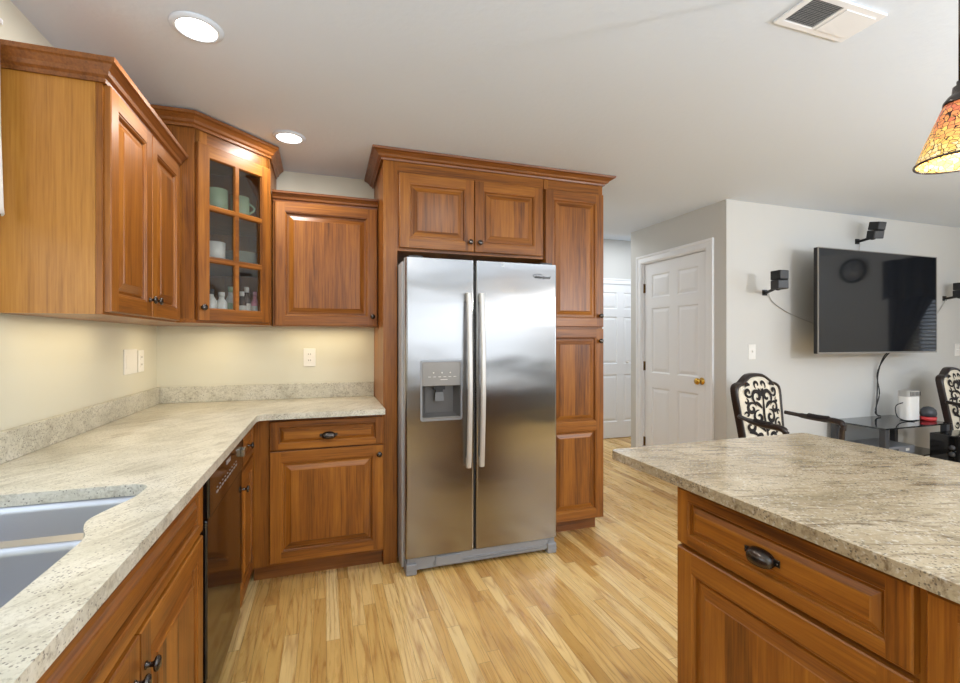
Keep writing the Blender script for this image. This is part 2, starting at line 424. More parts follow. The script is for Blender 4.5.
# ------------------------------------------------------------------ setting
XL, YB, ZC = -.966, 3.246, 2.39
XR, YR, XD, YT, YH = 6.2, -3.2, 2.956, 2.81, 5.25
struct('floor', MB().box(XL - .1, XR + .1, YR - .1, YH + .1, -.1, 0), M['floor'])
c = MB(); c.box(XL - .1, XR + .1, YR - .1, 4.15, ZC, ZC + .1); c.box(1.6, XR + .1, 4.15, YH + .1, 2.62, 2.72); c.box(1.6, XR + .1, 4.13, 4.15, ZC + .1, 2.72)
struct('ceiling', c, M['ceil'])
def wall_with_holes(name, axis, pos, th, a0, a1, holes, mat, z1=ZC):
    mb = MB(); cuts = sorted(holes); prev = a0
    def bx(p0, p1, q0, q1):
        if p1 - p0 < 1e-4 or q1 - q0 < 1e-4: return
        if axis == 'x': mb.box(min(pos, pos + th), max(pos, pos + th), p0, p1, q0, q1)
        else: mb.box(p0, p1, min(pos, pos + th), max(pos, pos + th), q0, q1)
    for (h0, h1, q0, q1) in cuts:
        bx(prev, h0, 0, z1); bx(h0, h1, 0, q0); bx(h0, h1, q1, z1); prev = h1
    bx(prev, a1, 0, z1)
    return struct(name, mb, mat)
wall_with_holes('wall_left', 'x', XL, -.1, YR - .1, YB + .1, [(.62, 1.62, 1.1, 2.05)], M['wallk'])
struct('wall_back', MB().box(XL, 1.775, YB, YB + .1, 0, ZC), M['wallk'])
struct('wall_hall_side', MB().box(1.675, 1.775, YB + .1, YH, 0, 2.62), M['wall'])
struct('wall_hall_end', MB().box(1.6, XR, YH, YH + .1, 0, 2.62), M['wall'])
wall_with_holes('wall_closet', 'x', XD, .1, YT, 3.998, [(3.005, 3.82, 0, 2.045)], M['wall'])
struct('wall_television', MB().box(XD + .1, XR, YT, YT + .1, 0, ZC), M['wall'])
struct('wall_closet_end', MB().box(XD + .1, 5.5, 3.898, 3.998, 0, ZC), M['wall'])
wall_with_holes('wall_right', 'x', XR, .1, YR - .1, YT + .1, [(-2.7, -.7, .8, 2.1), (1.75, 2.45, .95, 2.0)], M['wall'])
wall_with_holes('wall_rear', 'y', YR, -.1, XL, XR, [(.8, 3.9, .85, 2.12)], M['wall'])
def window(name, axis, pos, a0, a1, z0, z1, nm=2):
    f = MB()
    def bx(mb, p0, p1, q0, q1, d0, d1):
        if axis == 'x': mb.box(pos + d0, pos + d1, p0, p1, q0, q1)
        else: mb.box(p0, p1, pos + d0, pos + d1, q0, q1)
    t = .05
    bx(f, a0, a0 + t, z0, z1, -.03, .03); bx(f, a1 - t, a1, z0, z1, -.03, .03); bx(f, a0 + t, a1 - t, z0, z0 + t, -.03, .03); bx(f, a0 + t, a1 - t, z1 - t, z1, -.03, .03)
    for k in range(1, nm):
        m = a0 + (a1 - a0) * k / nm; bx(f, m - .02, m + .02, z0 + t, z1 - t, -.025, .025)
    o = struct(name, f, M['white'])
    g = MB(); bx(g, a0 + t, a1 - t, z0 + t, z1 - t, -.004, .004); g.build('pane', M['pane'], o)
window('window_1', 'x', XL - .05, .62, 1.62, 1.1, 2.05)
window('window_2', 'x', XR + .05, -2.7, -.7, .8, 2.1)
window('window_3', 'x', XR + .05, 1.75, 2.45, .95, 2.0, 1)
window('window_4', 'y', YR - .05, .8, 3.9, .85, 2.12, 3)
BBP = [(0, 0), (.013, 0), (.013, .075), (.008, .088), (.0, .09)]
for nm, pth in (('baseboard_television', [(XR - .01, YT), (XD, YT), (XD, 2.932)][::-1][::-1]), ('baseboard_hall_end', [(XR - .1, YH), (4.2, YH)]), ('baseboard_closet', [(XD, 3.886), (XD, 3.998)])):
    mb = MB(); mb.sweep(pth[::-1] if nm != 'x' else pth, [(q if True else -q, z) for q, z in BBP]); struct(nm, mb, M['white'])

# white six-panel doors
def six_panel(name, loc, rz, w, h, knobside, knobmat, hinges, casing=True, bifold=False, ly=.02):
    root = bpy.data.objects.new(name, None); COL.objects.link(root); root.location = loc; root.rotation_euler = (0, 0, R(rz)); root['kind'] = 'structure'
    mb = MB(); st = .105; ms = .1; g = .004
    xs = [g, st, (w - ms) / 2, (w + ms) / 2, w - st, w - g]
    zs = [.008, .22, .84, .98, 1.60, 1.70, 1.92, h - g]
    slab(mb, xs, zs, {(i, j) for i in (1, 3) for j in (1, 3, 5)}, ly, .035, WHITEP, mats=(0, 0), ch=.001)
    mb.build('door_leaf', M['white'], root)
    if casing:
        cb = MB(); cw = .076
        pr = [(0, 0), (.0, .012), (.012, .018), (.05, .014), (.06, .02), (cw, .02), (cw, 0)]
        # casing profile swept round the opening, in the x-z plane
        pth = [(-.006, 0), (-.006, h + .006), (w + .006, h + .006), (w + .006, 0)]
        rings = []
        for k, (px, pz) in enumerate(pth):
            ox = -1 if k < 2 else 1; oz = 0 if k in (0, 3) else 1
            rings.append([(px + ox * a, -d, pz + oz * a) for a, d in pr])
        cb.loft(rings); 
        for (x0, x1) in ((-.006, .001), (w - .001, w + .006)): cb.box(x0, x1, -.001, .09, 0, h + .006)
        cb.box(-.006, w + .006, -.001, .09, h, h + .006)
        cb.build('casing', M['white'], root)
    if knobmat:
        kx = .065 if knobside == 'l' else w - .065
        if bifold: kx = w / 2 + .1
        kp = [(.03, 0), (.03, .004), (.011, .007), (.011, .03), (.02, .036), (.028, .048), (.026, .06), (.014, .067), (0, .068)]
        if bifold: kp = [(r * .5, z * .5) for r, z in kp]
        MB().lathe(kp, (kx, ly, .95 if not bifold else 1.0), 'y-', 22).build('door_knob', M[knobmat], root)
    for hz in hinges:
        hb = MB(); hx = -.001 if knobside == 'r' else w + .001
        hb.tube([(hx, .012, hz - .045), (hx, .012, hz + .045)], .007, 10); hb.box(hx - .012, hx + .016, .016, .021, hz - .043, hz + .043)
        hb.build('hinge', M['hinge'], root)
    return root
six_panel('door_1', (XD, 3.812, 0), -90, .80, 2.035, 'r', 'brass', (.30, 1.04, 1.80))
six_panel('door_2', (3.29, YH - .022, 0), 0, .80, 2.02, 'r', 'plastic', (), True, True, -.014)

# ------------------------------------------------------------------ cabinets
def carcass(mb, w, d, h, toe=True, stile=.04, zrails=(), hollow=False):
    z0 = .1 if toe else 0
    if hollow:
        mb.box(0, .018, .018, d, z0, h, 0); mb.box(w - .018, w, .018, d, z0, h, 0); mb.box(.018, w - .018, .018, d, z0, z0 + .018, 1); mb.box(.018, w - .018, d - .006, d, z0 + .018, h, 0)
    else: mb.box(0, w, .018, d, z0, h, 0)
    mb.box(0, stile, 0, .018, z0, h, 0); mb.box(w - stile, w, 0, .018, z0, h, 0)
    for a, b in [(z0, z0 + .035), (h - .03, h)] + list(zrails): mb.box(stile, w - stile, 0, .018, a, b, 1)
    if toe: mb.box(0.0, w, .075, d, 0, z0, 2)  # dark wood toe kick, recess shade mixed into its colour
def base_cab(label, cat, loc, rz, w, d, fronts, group, stile=.04, h=.883, hollow=False):
    t = thing('base_cabinet', label, cat, loc, rz, group)
    mb = MB(); carcass(mb, w, d, h, True, stile, [(.69, .73)], hollow); mb.build('body', [M['wv'], M['wh'], M['wc']], t)
    for kind, x0, x1, z0, z1, kn in fronts:
        p = wdoor(t, x0, x1, z0, z1, {'d': 'door', 'w': 'drawer', 'f': 'false_drawer_front'}[kind], drawer=kind in 'wf')
        if kn:
            if kn[0] == 'k': knob(p, kn[1], kn[2])
            else: cup_pull(p, kn[1], kn[2])
    return t
LB = -.376
base_cab('cherry sink base cabinet with two doors under the steel sink', 'cabinet', (LB, .60, 0), 90, 1.015, .588,
    [('f', .012, 1.003, .716, .868, None), ('d', .012, .500, .116, .702, ('k', .472, .62)), ('d', .504, 1.003, .116, .702, ('k', .53, .62))], 'base cabinets', hollow=True)
base_cab('narrow cherry base cabinet between the black dishwasher and the inside corner', 'cabinet', (LB, 2.256, 0), 90, .402, .588,
    [('w', .006, .376, .716, .868, ('k', .19, .79)), ('d', .006, .376, .116, .702, ('k', .05, .625))], 'base cabinets', .03)
base_cab('cherry base cabinet with one drawer and one door left of the refrigerator', 'cabinet', (-.37, 2.668, 0), 0, .68, .576,
    [('w', .088, .676, .712, .864, ('c', .382, .785)), ('d', .088, .676, .116, .704, ('k', .652, .655))], 'base cabinets', .085)
# extra base behind the camera that carries the counter's near end
base_cab('cherry base cabinet at the near end of the sink counter', 'cabinet', (LB, -.02, 0), 90, .615, .588,
    [('w', .012, .603, .716, .868, ('k', .31, .79)), ('d', .012, .603, .116, .702, ('k', .06, .625))], 'base cabinets')

# dishwasher
dw = thing('dishwasher', 'black glossy built-in dishwasher between two cherry base cabinets', 'dishwasher', (LB, 1.622, 0), 90)
MB().box(.004, .624, .03, .57, .1, .876).box(.01, .618, .06, .5, 0, .1).build('body', M['blackm'], dw)
dd = MB().box(.004, .624, -.026, .028, .235, .735, 0, .006).build('door', M['black'], dw)
cp = MB().box(.004, .624, -.032, .028, .738, .874, 0, .006).build('control_panel', M['black'], dw)
bt = MB()
for k in range(9): bt.box(.10 + k * .042, .125 + k * .042, -.0335, -.0315, .79, .796)
for k in range(9): bt.box(.105 + k * .042, .118 + k * .042, -.0335, -.0315, .806, .809)
bt.build('printed_mark', M['mark'], cp)
MB().box(.26, .33, -.034, -.0315, .842, .856, 0, .0008).build('badge', M['mark'], cp)
MB().box(.55, .595, -.048, -.030, .80, .835, 0, .004).build('latch', M['nickel'], cp)
MB().box(.004, .624, -.02, .028, .105, .228, 0, .004).build('access_panel', M['black'], dw)

# L-shaped granite worktop with sink cut-out
def arc(cx, cy, r, a0, a1, n=6): return [(cx + r * math.cos(R(a0 + (a1 - a0) * k / n)), cy + r * math.sin(R(a0 + (a1 - a0) * k / n))) for k in range(n + 1)]
def spline(pts, n=6):
    out = []
    for i in range(len(pts) - 1):
        p0 = pts[max(i - 1, 0)]; p1 = pts[i]; p2 = pts[i + 1]; p3 = pts[min(i + 2, len(pts) - 1)]
        for k in range(n):
            t = k / n
            out.append(tuple(.5 * (2 * b + (c - a) * t + (2 * a - 5 * b + 4 * c - d) * t * t + (3 * b - a - 3 * c + d) * t ** 3) for a, b, c, d in zip(p0, p1, p2, p3)))
    out.append(tuple(pts[-1])); return out
def plate(mb, outer, inners, z0, z1, mi=0):
    bm = mb.bm; es = []; loops = []
    for lp in [outer] + inners:
        vs = [bm.verts.new((x, y, z1)) for x, y in lp]; loops.append(vs)
        es += [bm.edges.new((vs[i], vs[(i + 1) % len(vs)])) for i in range(len(vs))]
    r = bmesh.ops.triangle_fill(bm, use_beauty=True, use_dissolve=False, edges=es)
    top = [g for g in r['geom'] if isinstance(g, bmesh.types.BMFace)]
    mp = {}
    for f in top:
        for q in f.verts:
            if q not in mp: mp[q] = bm.verts.new((q.co.x, q.co.y, z0))
    for f in top: bm.faces.new([mp[q] for q in f.verts][::-1])
    for vs in loops:
        for i in range(len(vs)):
            a, b = vs[i], vs[(i + 1) % len(vs)]; bm.faces.new([a, b, mp[b], mp[a]])
XC, YC, XP = -.331, 2.587, .309
front = spline([(-.440, .80), (-.440, 1.02), (-.444, 1.09), (-.466, 1.14), (-.479, 1.186), (-.472, 1.235), (-.445, 1.32), (-.440, 1.36)], 5)
hole = front + arc(-.49, 1.40, .05, 0, 90)[0:] + arc(-.80, 1.40, .05, 90, 180) + arc(-.80, .78, .05, 180, 270) + arc(-.49, .78, .05, 270, 345, 5)
outer = [(XL + .001, -.02), (XC, -.02)] + [(XC, YC - .04)] + [(XC + .012, YC - .012), (XC + .04, YC)] + [(XP, YC), (XP, YB - .001), (XL + .001, YB - .001)]
mb = MB(); plate(mb, outer, [hole], .884, .914)
ct = mb.build('countertop', M['granite'], bevel=.004)
tag(ct, 'L-shaped speckled cream granite worktop with cut-out over the sink', 'countertop')
MB().box(XL + .001, XL + .021, -.02, YB - .001, .9142, 1.012).build('backsplash', M['granite'], ct, bevel=.003)
MB().box(XL + .0215, XP, YB - .021, YB - .001, .9142, 1.012).build('backsplash', M['granite'], ct, bevel=.003)

# sink
def rrect(x0, x1, y0, y1, r, n=5):
    return arc(x1 - r, y0 + r, r, -90, 0, n) + arc(x1 - r, y1 - r, r, 0, 90, n) + arc(x0 + r, y1 - r, r, 90, 180, n) + arc(x0 + r, y0 + r, r, 180, 270, n)
sk = thing('kitchen_sink', 'stainless steel double-bowl undermount sink set in the granite worktop', 'sink', (-.64, 1.08, .68))
def loc(p): return [(x + .64, y - 1.08) for x, y in p]
b1 = (-.845, -.438, 1.205, 1.448); b2 = (-.845, -.442, .735, 1.165)
mb = MB(); plate(mb, loc(rrect(-.862, -.42, .71, 1.472, .03)), [loc(rrect(*b1, .05)), loc(rrect(*b2, .05))], .198, .2035)
mb.build('rim', M['sink'], sk)
for b, dep in ((b1, .17), (b2, .195)):
    mb = MB(); rings = []
    for ins, z, r in ((0, .203, .05), (.004, .185, .05), (.012, .203 - dep + .03, .055), (.02, .203 - dep + .01, .06), (.04, .203 - dep, .07)):
        rings.append([(x, y, z) for x, y in loc(rrect(b[0] + ins, b[1] - ins, b[2] + ins, b[3] - ins, r))])
    mb.loft(rings, 0, False, True, True)
    bo = mb.build('bowl', M['sink'], sk); so = bo.modifiers.new('solid', 'SOLIDIFY'); so.thickness = .0015; so.offset = 1
    cx, cy = (b[0] + b[1]) / 2 + .64, (b[2] + b[3]) / 2 - 1.08
    MB().lathe([(.042, .0005), (.042, .003), (.034, .004), (.03, .002), (0, .002)], (cx, cy, .203 - dep), 'z', 20).build('drain', M['nickel'], bo)

# wall cabinets
CROWN = [(0, 0), (.006, 0), (.008, .012), (.018, .018), (.022, .03), (.036, .046), (.044, .05), (.046, .064), (0, .064)]
def crown(parent, path, z, sc=1.0, name='crown_molding', zs=None):
    zs = zs or sc
    return MB().sweep(path, [(q * sc, z + k * zs) for q, k in CROWN]).build(name, [M['wc']], parent)
ZU, UT = 1.378, 2.118
lw = thing('wall_cabinet', 'two-door cherry wall cabinet on the left wall beside the curtain', 'cabinet', (-.678, 1.782, 0), 90, 'wall cabinets')
mb = MB(); D = .286; W = .765
MB().box(0, .0055, .019, D, ZU, 2.165).build('side_panel', [M['ws']], lw)
mb.box(.0056, W, .018, D, ZU, 2.165); mb.box(0, .028, 0, .018, ZU, 2.165); mb.box(W - .028, W, 0, .018, ZU, 2.165); mb.box(.028, W - .028, 0, .018, ZU, ZU + .03, 1); mb.box(.028, W - .028, 0, .018, UT - .03, 2.165, 1)
mb.build('body', [M['wv'], M['wh']], lw)
p = wdoor(lw, .008, .378, ZU + .008, UT - .004); knob(p, .348, ZU + .075)
p = wdoor(lw, .382, .752, ZU + .008, UT - .004); knob(p, .412, ZU + .075)
crown(lw, [(W, -.004), (-.004, -.004), (-.004, D)][::-1], 2.1155)
bw = thing('wall_cabinet', 'one-door cherry wall cabinet between the glass corner cabinet and refrigerator', 'cabinet', (-.300, 2.978, 0), 0, 'wall cabinets')
mb = MB(); W2 = .608; D2 = .266
mb.box(0, W2, .018, D2, ZU, 2.165); mb.box(0, .02, 0, .018, ZU, 2.165); mb.box(W2 - .02, W2, 0, .018, ZU, 2.165); mb.box(.02, W2 - .02, 0, .018, ZU, ZU + .03, 1); mb.box(.02, W2 - .02, 0, .018, UT - .03, 2.165, 1)
mb.build('body', [M['wv'], M['wh']], bw)
p = wdoor(bw, .012, .602, ZU + .004, UT - .006); knob(p, .575, ZU + .062)
crown(bw, [(0, -.004), (W2, -.004)], 2.1135, .9)

# corner cabinet (open pentagon with glass door)
CX, CY = -.455, 2.703
cc = thing('corner_cabinet', 'tall diagonal corner wall cabinet with six-pane glass door', 'cabinet', (CX, CY, 0), 45, 'wall cabinets')
def cl(x, y):
    dx, dy = x - CX, y - CY; k = math.sqrt(.5); return (k * (dx + dy), k * (dy - dx))
ZT = 2.335
Cp, Dp = (-.605, 2.553), (-.305, 2.853)
pent = [cl(*Cp), cl(*Dp), cl(-.305, 3.243), cl(-.963, 3.243), cl(-.963, 2.553)]
inn = [cl(-.60, 2.575), cl(-.327, 2.848), cl(-.327, 3.225), cl(-.945, 3.225), cl(-.945, 2.575)]
mb = MB(); mb.prism(pent, ZU, ZU + .02, 1); mb.prism(pent, ZT - .02, ZT, 1)
mb.prism([cl(-.605, 2.553), cl(-.587, 2.571), cl(-.963, 2.571), cl(-.963, 2.553)], ZU + .02, ZT - .02)
mb.prism([cl(-.305, 2.853), cl(-.305, 3.243), cl(-.323, 3.243), cl(-.323, 2.835)], ZU + .02, ZT - .02)
mb.prism([cl(-.963, 2.571), cl(-.945, 2.571), cl(-.945, 3.243), cl(-.963, 3.243)], ZU + .02, ZT - .02)
mb.prism([cl(-.945, 3.225), cl(-.323, 3.225), cl(-.323, 3.243), cl(-.945, 3.243)], ZU + .02, ZT - .02)
mb.box(-.2115, -.150, 0, .016, ZU + .02, ZT - .02); mb.box(.150, .2115, 0, .016, ZU + .02, ZT - .02)
mb.box(-.150, .150, 0, .016, ZU + .02, ZU + .062, 1); mb.box(-.150, .150, 0, .016, 2.195, ZT - .02, 1)
mb.build('body', [M['wv'], M['wh']], cc)
DZ0, DZ1 = 1.392, 2.250
mb = MB(); o0 = DZ0 + .055; o1 = DZ1 - .055; th = (o1 - o0 - .04) / 3
xs = [-.203, -.149, -.010, .010, .149, .203]; zs = [DZ0, o0, o0 + th, o0 + th + .02, o0 + 2 * th + .02, o0 + 2 * th + .04, o1, DZ1]
slab(mb, xs, zs, set(), -.02, .0195, holes={(i, j) for i in (1, 3) for j in (1, 3, 5)})
gd = mb.build('door', [M['wv'], M['wh']], cc)
for i in (1, 3):
    for j in (1, 3, 5): MB().box(xs[i] + .001, xs[i + 1] - .001, -.009, -.006, zs[j] + .001, zs[j + 1] - .001).build('glass_pane', M['glass'], gd)
knob(gd, -.185, DZ0 + .062)
SH = (o0 + th + .008, o0 + 2 * th + .028)
for z in SH: MB().prism(inn, z, z + .018).build('shelf', [M['wh']], cc)
crown(cc, [cl(-.305, 3.20), cl(-.301, 2.851), cl(-.607, 2.545), cl(-.93, 2.549)][::-1], 2.318, 1.0)

# refrigerator enclosure
YPF = 2.705
fe = thing('refrigerator_cabinet', 'cherry bridge cabinet with side panel framing the steel refrigerator', 'cabinet', (.3115, YPF, 0), 0, 'tall cabinets')
mb = MB(); mb.box(0, .08, 0, .539, 0, 2.345); mb.build('side_panel', [M['wv']], fe)
mb = MB(); mb.box(.0802, 1.018, .018, .539, 1.815, 2.345); mb.box(.0802, 1.018, 0, .018, 2.255, 2.345, 1); mb.box(.0802, 1.018, 0, .018, 1.815, 1.84, 1)
mb.box(.0802, .11, 0, .018, 1.84, 2.255); mb.box(.98, 1.018, 0, .018, 1.84, 2.255); mb.box(.52, .57, 0, .018, 1.84, 2.255)
mb.build('body', [M['wv'], M['wh']], fe)
p = wdoor(fe, .090, .545, 1.832, 2.268); knob(p, .517, 1.888)
p = wdoor(fe, .549, 1.006, 1.832, 2.268); knob(p, .577, 1.888)
pc = thing('pantry_cabinet', 'tall narrow cherry pantry cabinet right of the refrigerator', 'cabinet', (1.334, YPF, 0), 0, 'tall cabinets')
mb = MB(); W3 = .436
mb.box(0, W3, .018, .539, .1, 2.345); mb.box(0, .03, 0, .018, .1, 2.345); mb.box(W3 - .03, W3, 0, .018, .1, 2.345); mb.box(.03, W3 - .03, 0, .018, 2.25, 2.345, 1); mb.box(.03, W3 - .03, 0, .018, 1.36, 1.39, 1); mb.box(.03, W3 - .03, 0, .018, .1, .14, 1)
mb.box(0, W3 - .002, .085, .539, 0, .1, 2)  # toe kick in the same shade-darkened cherry
mb.build('body', [M['wv'], M['wh'], M['wc']], pc)
p = wdoor(pc, .004, .434, 1.382, 2.268); knob(p, .405, 1.456)
p = wdoor(pc, .004, .434, .108, 1.369, mid=(.697, .751)); knob(p, .405, 1.288)
cm = crown(None, [(.3075, YB - .002), (.3075, YPF - .004), (1.7735, YPF - .004), (1.7735, YB - .002)][::1], 2.333, 1.35, 'crown_molding', .86)
tag(cm, 'stepped cherry crown moulding along top of refrigerator and pantry cabinets', 'crown molding')

# island
base_cab('cherry island cabinet with cup-pull drawer over a door, nearest the refrigerator', 'cabinet', (.985, 1.097, 0), -90, .583, .6,
    [('w', .004, .573, .714, .870, ('c', .281, .797)), ('d', .004, .573, .116, .702, ('k', .54, .64))], 'island cabinets', .03)
base_cab('cherry island cabinet at the right edge of the photo, beyond the cup-pull drawer', 'cabinet', (.985, .512, 0), -90, .583, .6,
    [('w', .006, .573, .714, .870, ('c', .281, .797)), ('d', .006, .573, .116, .702, ('k', .54, .64))], 'island cabinets', .03)
mb = MB(); IX0, IX1, IY0, IY1 = .936, 1.868, -.12, 1.388
plate(mb, rrect(IX0, IX1, IY0, IY1, .028), [], .884, .914)
ic = mb.build('island_countertop', M['granite_i'], bevel=.005)
tag(ic, 'brown-veined granite slab with white speckled edge on the island', 'countertop')

# ------------------------------------------------------------------ refrigerator
fr = thing('refrigerator', 'stainless steel side-by-side refrigerator with ice dispenser', 'refrigerator', (.872, 2.525, 0))
# local x -.461..461, front y=0
FX0, FM, FX1 = -.461, -.062, .461
mb = MB(); mb.box(FX0 - .012, FX1 - .008, .068, .70, .02, 1.735, 0, .006); mb.box(FX0 + .004, FX1 - .004, .06, .068, .1, 1.73)
mb.build('cabinet_body', M['case'], fr)
def fdoor(name, x0, x1, hole=None):
    mb = MB(); r = .012; z0, z1 = .095, 1.75
    # plan profile with rounded vertical edges
    prof = [(x0, .06)] + arc(x0 + r, r, r, 180, 270, 4) 
    prof2 = arc(x1 - r, r, r, 270, 360, 4) + [(x1, .06)]
    n1, n2 = len(prof), len(prof2)
    if not hole:
        mb.loft([[(x, y, z) for x, y in prof + prof2] for z in (z0, z1)], 0)
    else:
        hx0, hx1, hz0, hz1 = hole; zz = [z0, hz0, hz1, z1]
        L = [[mb.v(x, y, z) for x, y in prof] for z in zz]; Rr = [[mb.v(x, y, z) for x, y in prof2] for z in zz]
        for a in range(3):
            for k in range(n1 - 1): mb.f([L[a][k], L[a][k + 1], L[a + 1][k + 1], L[a + 1][k]], 1 if k == 0 else 0)
            for k in range(n2 - 1): mb.f([Rr[a][k], Rr[a][k + 1], Rr[a + 1][k + 1], Rr[a + 1][k]])
            mb.f([Rr[a][-1], L[a][0], L[a + 1][0], Rr[a + 1][-1]])
        H0 = [mb.v(hx0, 0, z) for z in zz]; H1 = [mb.v(hx1, 0, z) for z in zz]
        for a in range(3):
            mb.f([L[a][-1], H0[a], H0[a + 1], L[a + 1][-1]]); mb.f([H1[a], Rr[a][0], Rr[a + 1][0], H1[a + 1]])
            if a != 1: mb.f([H0[a], H1[a], H1[a + 1], H0[a + 1]])
        ring = [H0[1], H1[1], H1[2], H0[2]]; bk = [mb.v(x, .012, z) for x, z in ((hx0, hz0), (hx1, hz0), (hx1, hz1), (hx0, hz1))]
        for k in range(4): mb.f([ring[k], ring[(k + 1) % 4], bk[(k + 1) % 4], bk[k]])
        for a in (0, 3):
            mb.f(L[a] + [H0[a], H1[a]] + Rr[a] if a == 0 else (L[a] + [H0[a], H1[a]] + Rr[a])[::-1])
    return mb.build(name, [M['steel'], M['case']], fr)
HX0, HX1, HZ0, HZ1 = -.376, -.143, .848, 1.180
fd = fdoor('freezer_door', FX0, FM - .005, (HX0, HX1, HZ0, HZ1))
rd = fdoor('fridge_door', FM + .005, FX1)
def handle(parent, x):
    mb = MB(); rings = []
    for k in range(25):
        t = k / 24; z = .573 + .99 * t; e = math.sin(PI * t)
        y = -.034 - .028 * e; w_ = .0155; d = .011
        rings.append([(x - w_, y + d, z), (x - w_ + .003, y - .001, z), (x - .006, y - .004, z), (x + .006, y - .004, z), (x + w_ - .003, y - .001, z), (x + w_, y + d, z)])
    mb.loft(rings, 0, True, True, False)
    for z in (.60, 1.535): mb.box(x - .010, x + .010, -.034, .0005, z - .022, z + .022)
    return mb.build('handle', M['handle'], parent, bevel=.002)
handle(fd, -.108); handle(rd, -.030)
# dispenser
bz = MB(); o_ = rrect(HX0 - .004, HX1 + .004, HZ0 - .004, HZ1 + .004, .014, 4); i_ = rrect(HX0 + .006, HX1 - .006, HZ0 + .006, HZ1 - .006, .010, 4)
bz.loft([[(x, y, z) for x, z in pp] for pp, y in ((o_, .0), (o_, -.004), (i_, -.005), (i_, .012))], 0, False, False)
dz = bz.build('dispenser', M['silver'], fd)
ZP = 1.038
mb = MB(); mb.box(HX0 + .006, HX1 - .006, -.003, .03, ZP, HZ1 - .007, 0, .003); pan = mb.build('control_panel', M['disp'], dz)
mk = MB()
for k in range(3): mk.lathe([(.004, 0), (.004, .001), (0, .0012)], (HX0 + .07 + k * .048, -.003, 1.112), 'y-', 10)
for k in range(6): mk.box(HX0 + .04 + k * .029, HX0 + .055 + k * .029, -.0036, -.0028, 1.088, 1.0905)
mk.box(HX0 + .11, HX0 + .15, -.0036, -.0028, 1.072, 1.075)
mk.build('button', M['ivory'], pan)
cv = MB(); a = (HX0 + .006, HX1 - .006, HZ0 + .006, ZP)
r0 = [(a[0], .012, a[2]), (a[1], .012, a[2]), (a[1], .012, a[3]), (a[0], .012, a[3])]
r1 = [(a[0] + .03, .052, a[2] + .03), (a[1] - .03, .052, a[2] + .03), (a[1] - .03, .052, a[3]), (a[0] + .03, .052, a[3])]
cv.loft([r0, r1], 0, False, True); cv.build('recess', M['dispd'], dz)
pb = MB(); xm = (HX0 + HX1) / 2 - .008
pb.box(xm - .032, xm + .032, .012, .05, ZP - .022, ZP); pb.box(xm - .02, xm + .02, .018, .045, ZP - .036, ZP - .022)
pb.build('ice_chute', M['blackm'], dz)
pb = MB(); pb.loft([[(xm - .022, .022 + d, ZP - .036), (xm + .022, .022 + d, ZP - .036), (xm + .026, .014 + d, ZP - .085), (xm - .026, .014 + d, ZP - .085)] for d in (0, .006)]); pb.build('paddle', M['dispd'], dz)
MB().box(HX0 + .008, HX1 - .008, -.001, .03, HZ0 + .006, HZ0 + .014, 0, .002).build('drip_tray', M['disp'], dz)
# badge lettering
cu = bpy.data.curves.new('badge_lettering', 'FONT'); cu.body = 'Whirlpool'; cu.size = .025; cu.shear = .25; cu.extrude = .0006; cu.offset = .0006; cu.align_x = 'CENTER'
tmp = bpy.data.objects.new('lettering', cu); COL.objects.link(tmp); bpy.context.view_layer.update()
me = bpy.data.meshes.new_from_object(tmp); bpy.data.objects.remove(tmp); me.materials.clear(); me.materials.append(M['blackm'])
bd = bpy.data.objects.new('badge_lettering', me); COL.objects.link(bd); bd.parent = rd; bd.location = (.362, -.0008, 1.664); bd.rotation_euler = (R(90), 0, 0)
mb = MB(); mb.tube([(.365 - .03 + .033 * math.cos(R(40 + k * 9)), -.0008, 1.679 + .011 * math.sin(R(40 + k * 9))) for k in range(32)], .0016, 6); mb.build('badge_swirl', M['blackm'], rd)
MB().lathe([(.004, 0), (.004, .0015), (0, .002)], (.11, 0, 1.728), 'y-', 12).build('door_dimple', M['ivory'], rd)
# base grille
gr = MB(); gr.box(FX0 + .045, FX1 - .045, .012, .03, .022, .088, 0, .003)
for z in (.034, .046): gr.box(FX0 + .16, FX1 - .06, .006, .0125, z, z + .006)
gr.box(FX0 + .17, FX0 + .32, .004, .0125, .03, .082, 0, .002)
gr.build('base_grille', M['grille'], fr)
for sx in (-1, 1):
    f = MB(); x0 = FX0 + .002 if sx < 0 else FX1 - .062
    f.box(x0, x0 + .06, -.002, .078, .0, .062, 0, .006); f.box(x0 + .01, x0 + .05, .012, .07, .062, .09); f.box(x0 - .0, x0 + .06, -.004, .0, .028, .034)
    f.build('roller_cover', M['grille'], fr)
for x0, x1 in ((FX0 + .02, FX0 + .1), (FX1 - .1, FX1 - .02)): MB().box(x0, x1, .02, .12, 1.75, 1.765, 0, .004).build('hinge_cover', M['grey'], fr)

# ------------------------------------------------------------------ wall plates
def wplate(label, loc, rz, w=.075, slots='outlet', h=.118):
    t = thing('wall_outlet' if slots != 'switch' else 'light_switch', label, 'outlet' if slots != 'switch' else 'switch', loc, rz, 'wall plates')
    MB().box(-w / 2, w / 2, -.006, -.0005, -h / 2, h / 2, 0, .002).build('cover_plate', M['plastic'], t)
    if slots == 'outlet':
        for z in (-.02, .02):
            o = MB().box(-.016, .016, -.0075, -.006, z - .013, z + .013, 0, .0006).build('socket', M['plastic'], t)
            MB().box(-.008, -.005, -.008, -.0074, z - .003, z + .006).box(.005, .008, -.008, -.0074, z - .003, z + .006).build('slot', M['slot'], o)
    elif slots == 'switch': MB().box(-.005, .005, -.016, -.006, -.004, .012, 0, .001).build('toggle', M['plastic'], t)
    else: MB().box(-w / 2 + .02, w / 2 - .02, -.0075, -.006, -.034, .034, 0, .0006).build('rocker', M['plastic'], t)
    return t
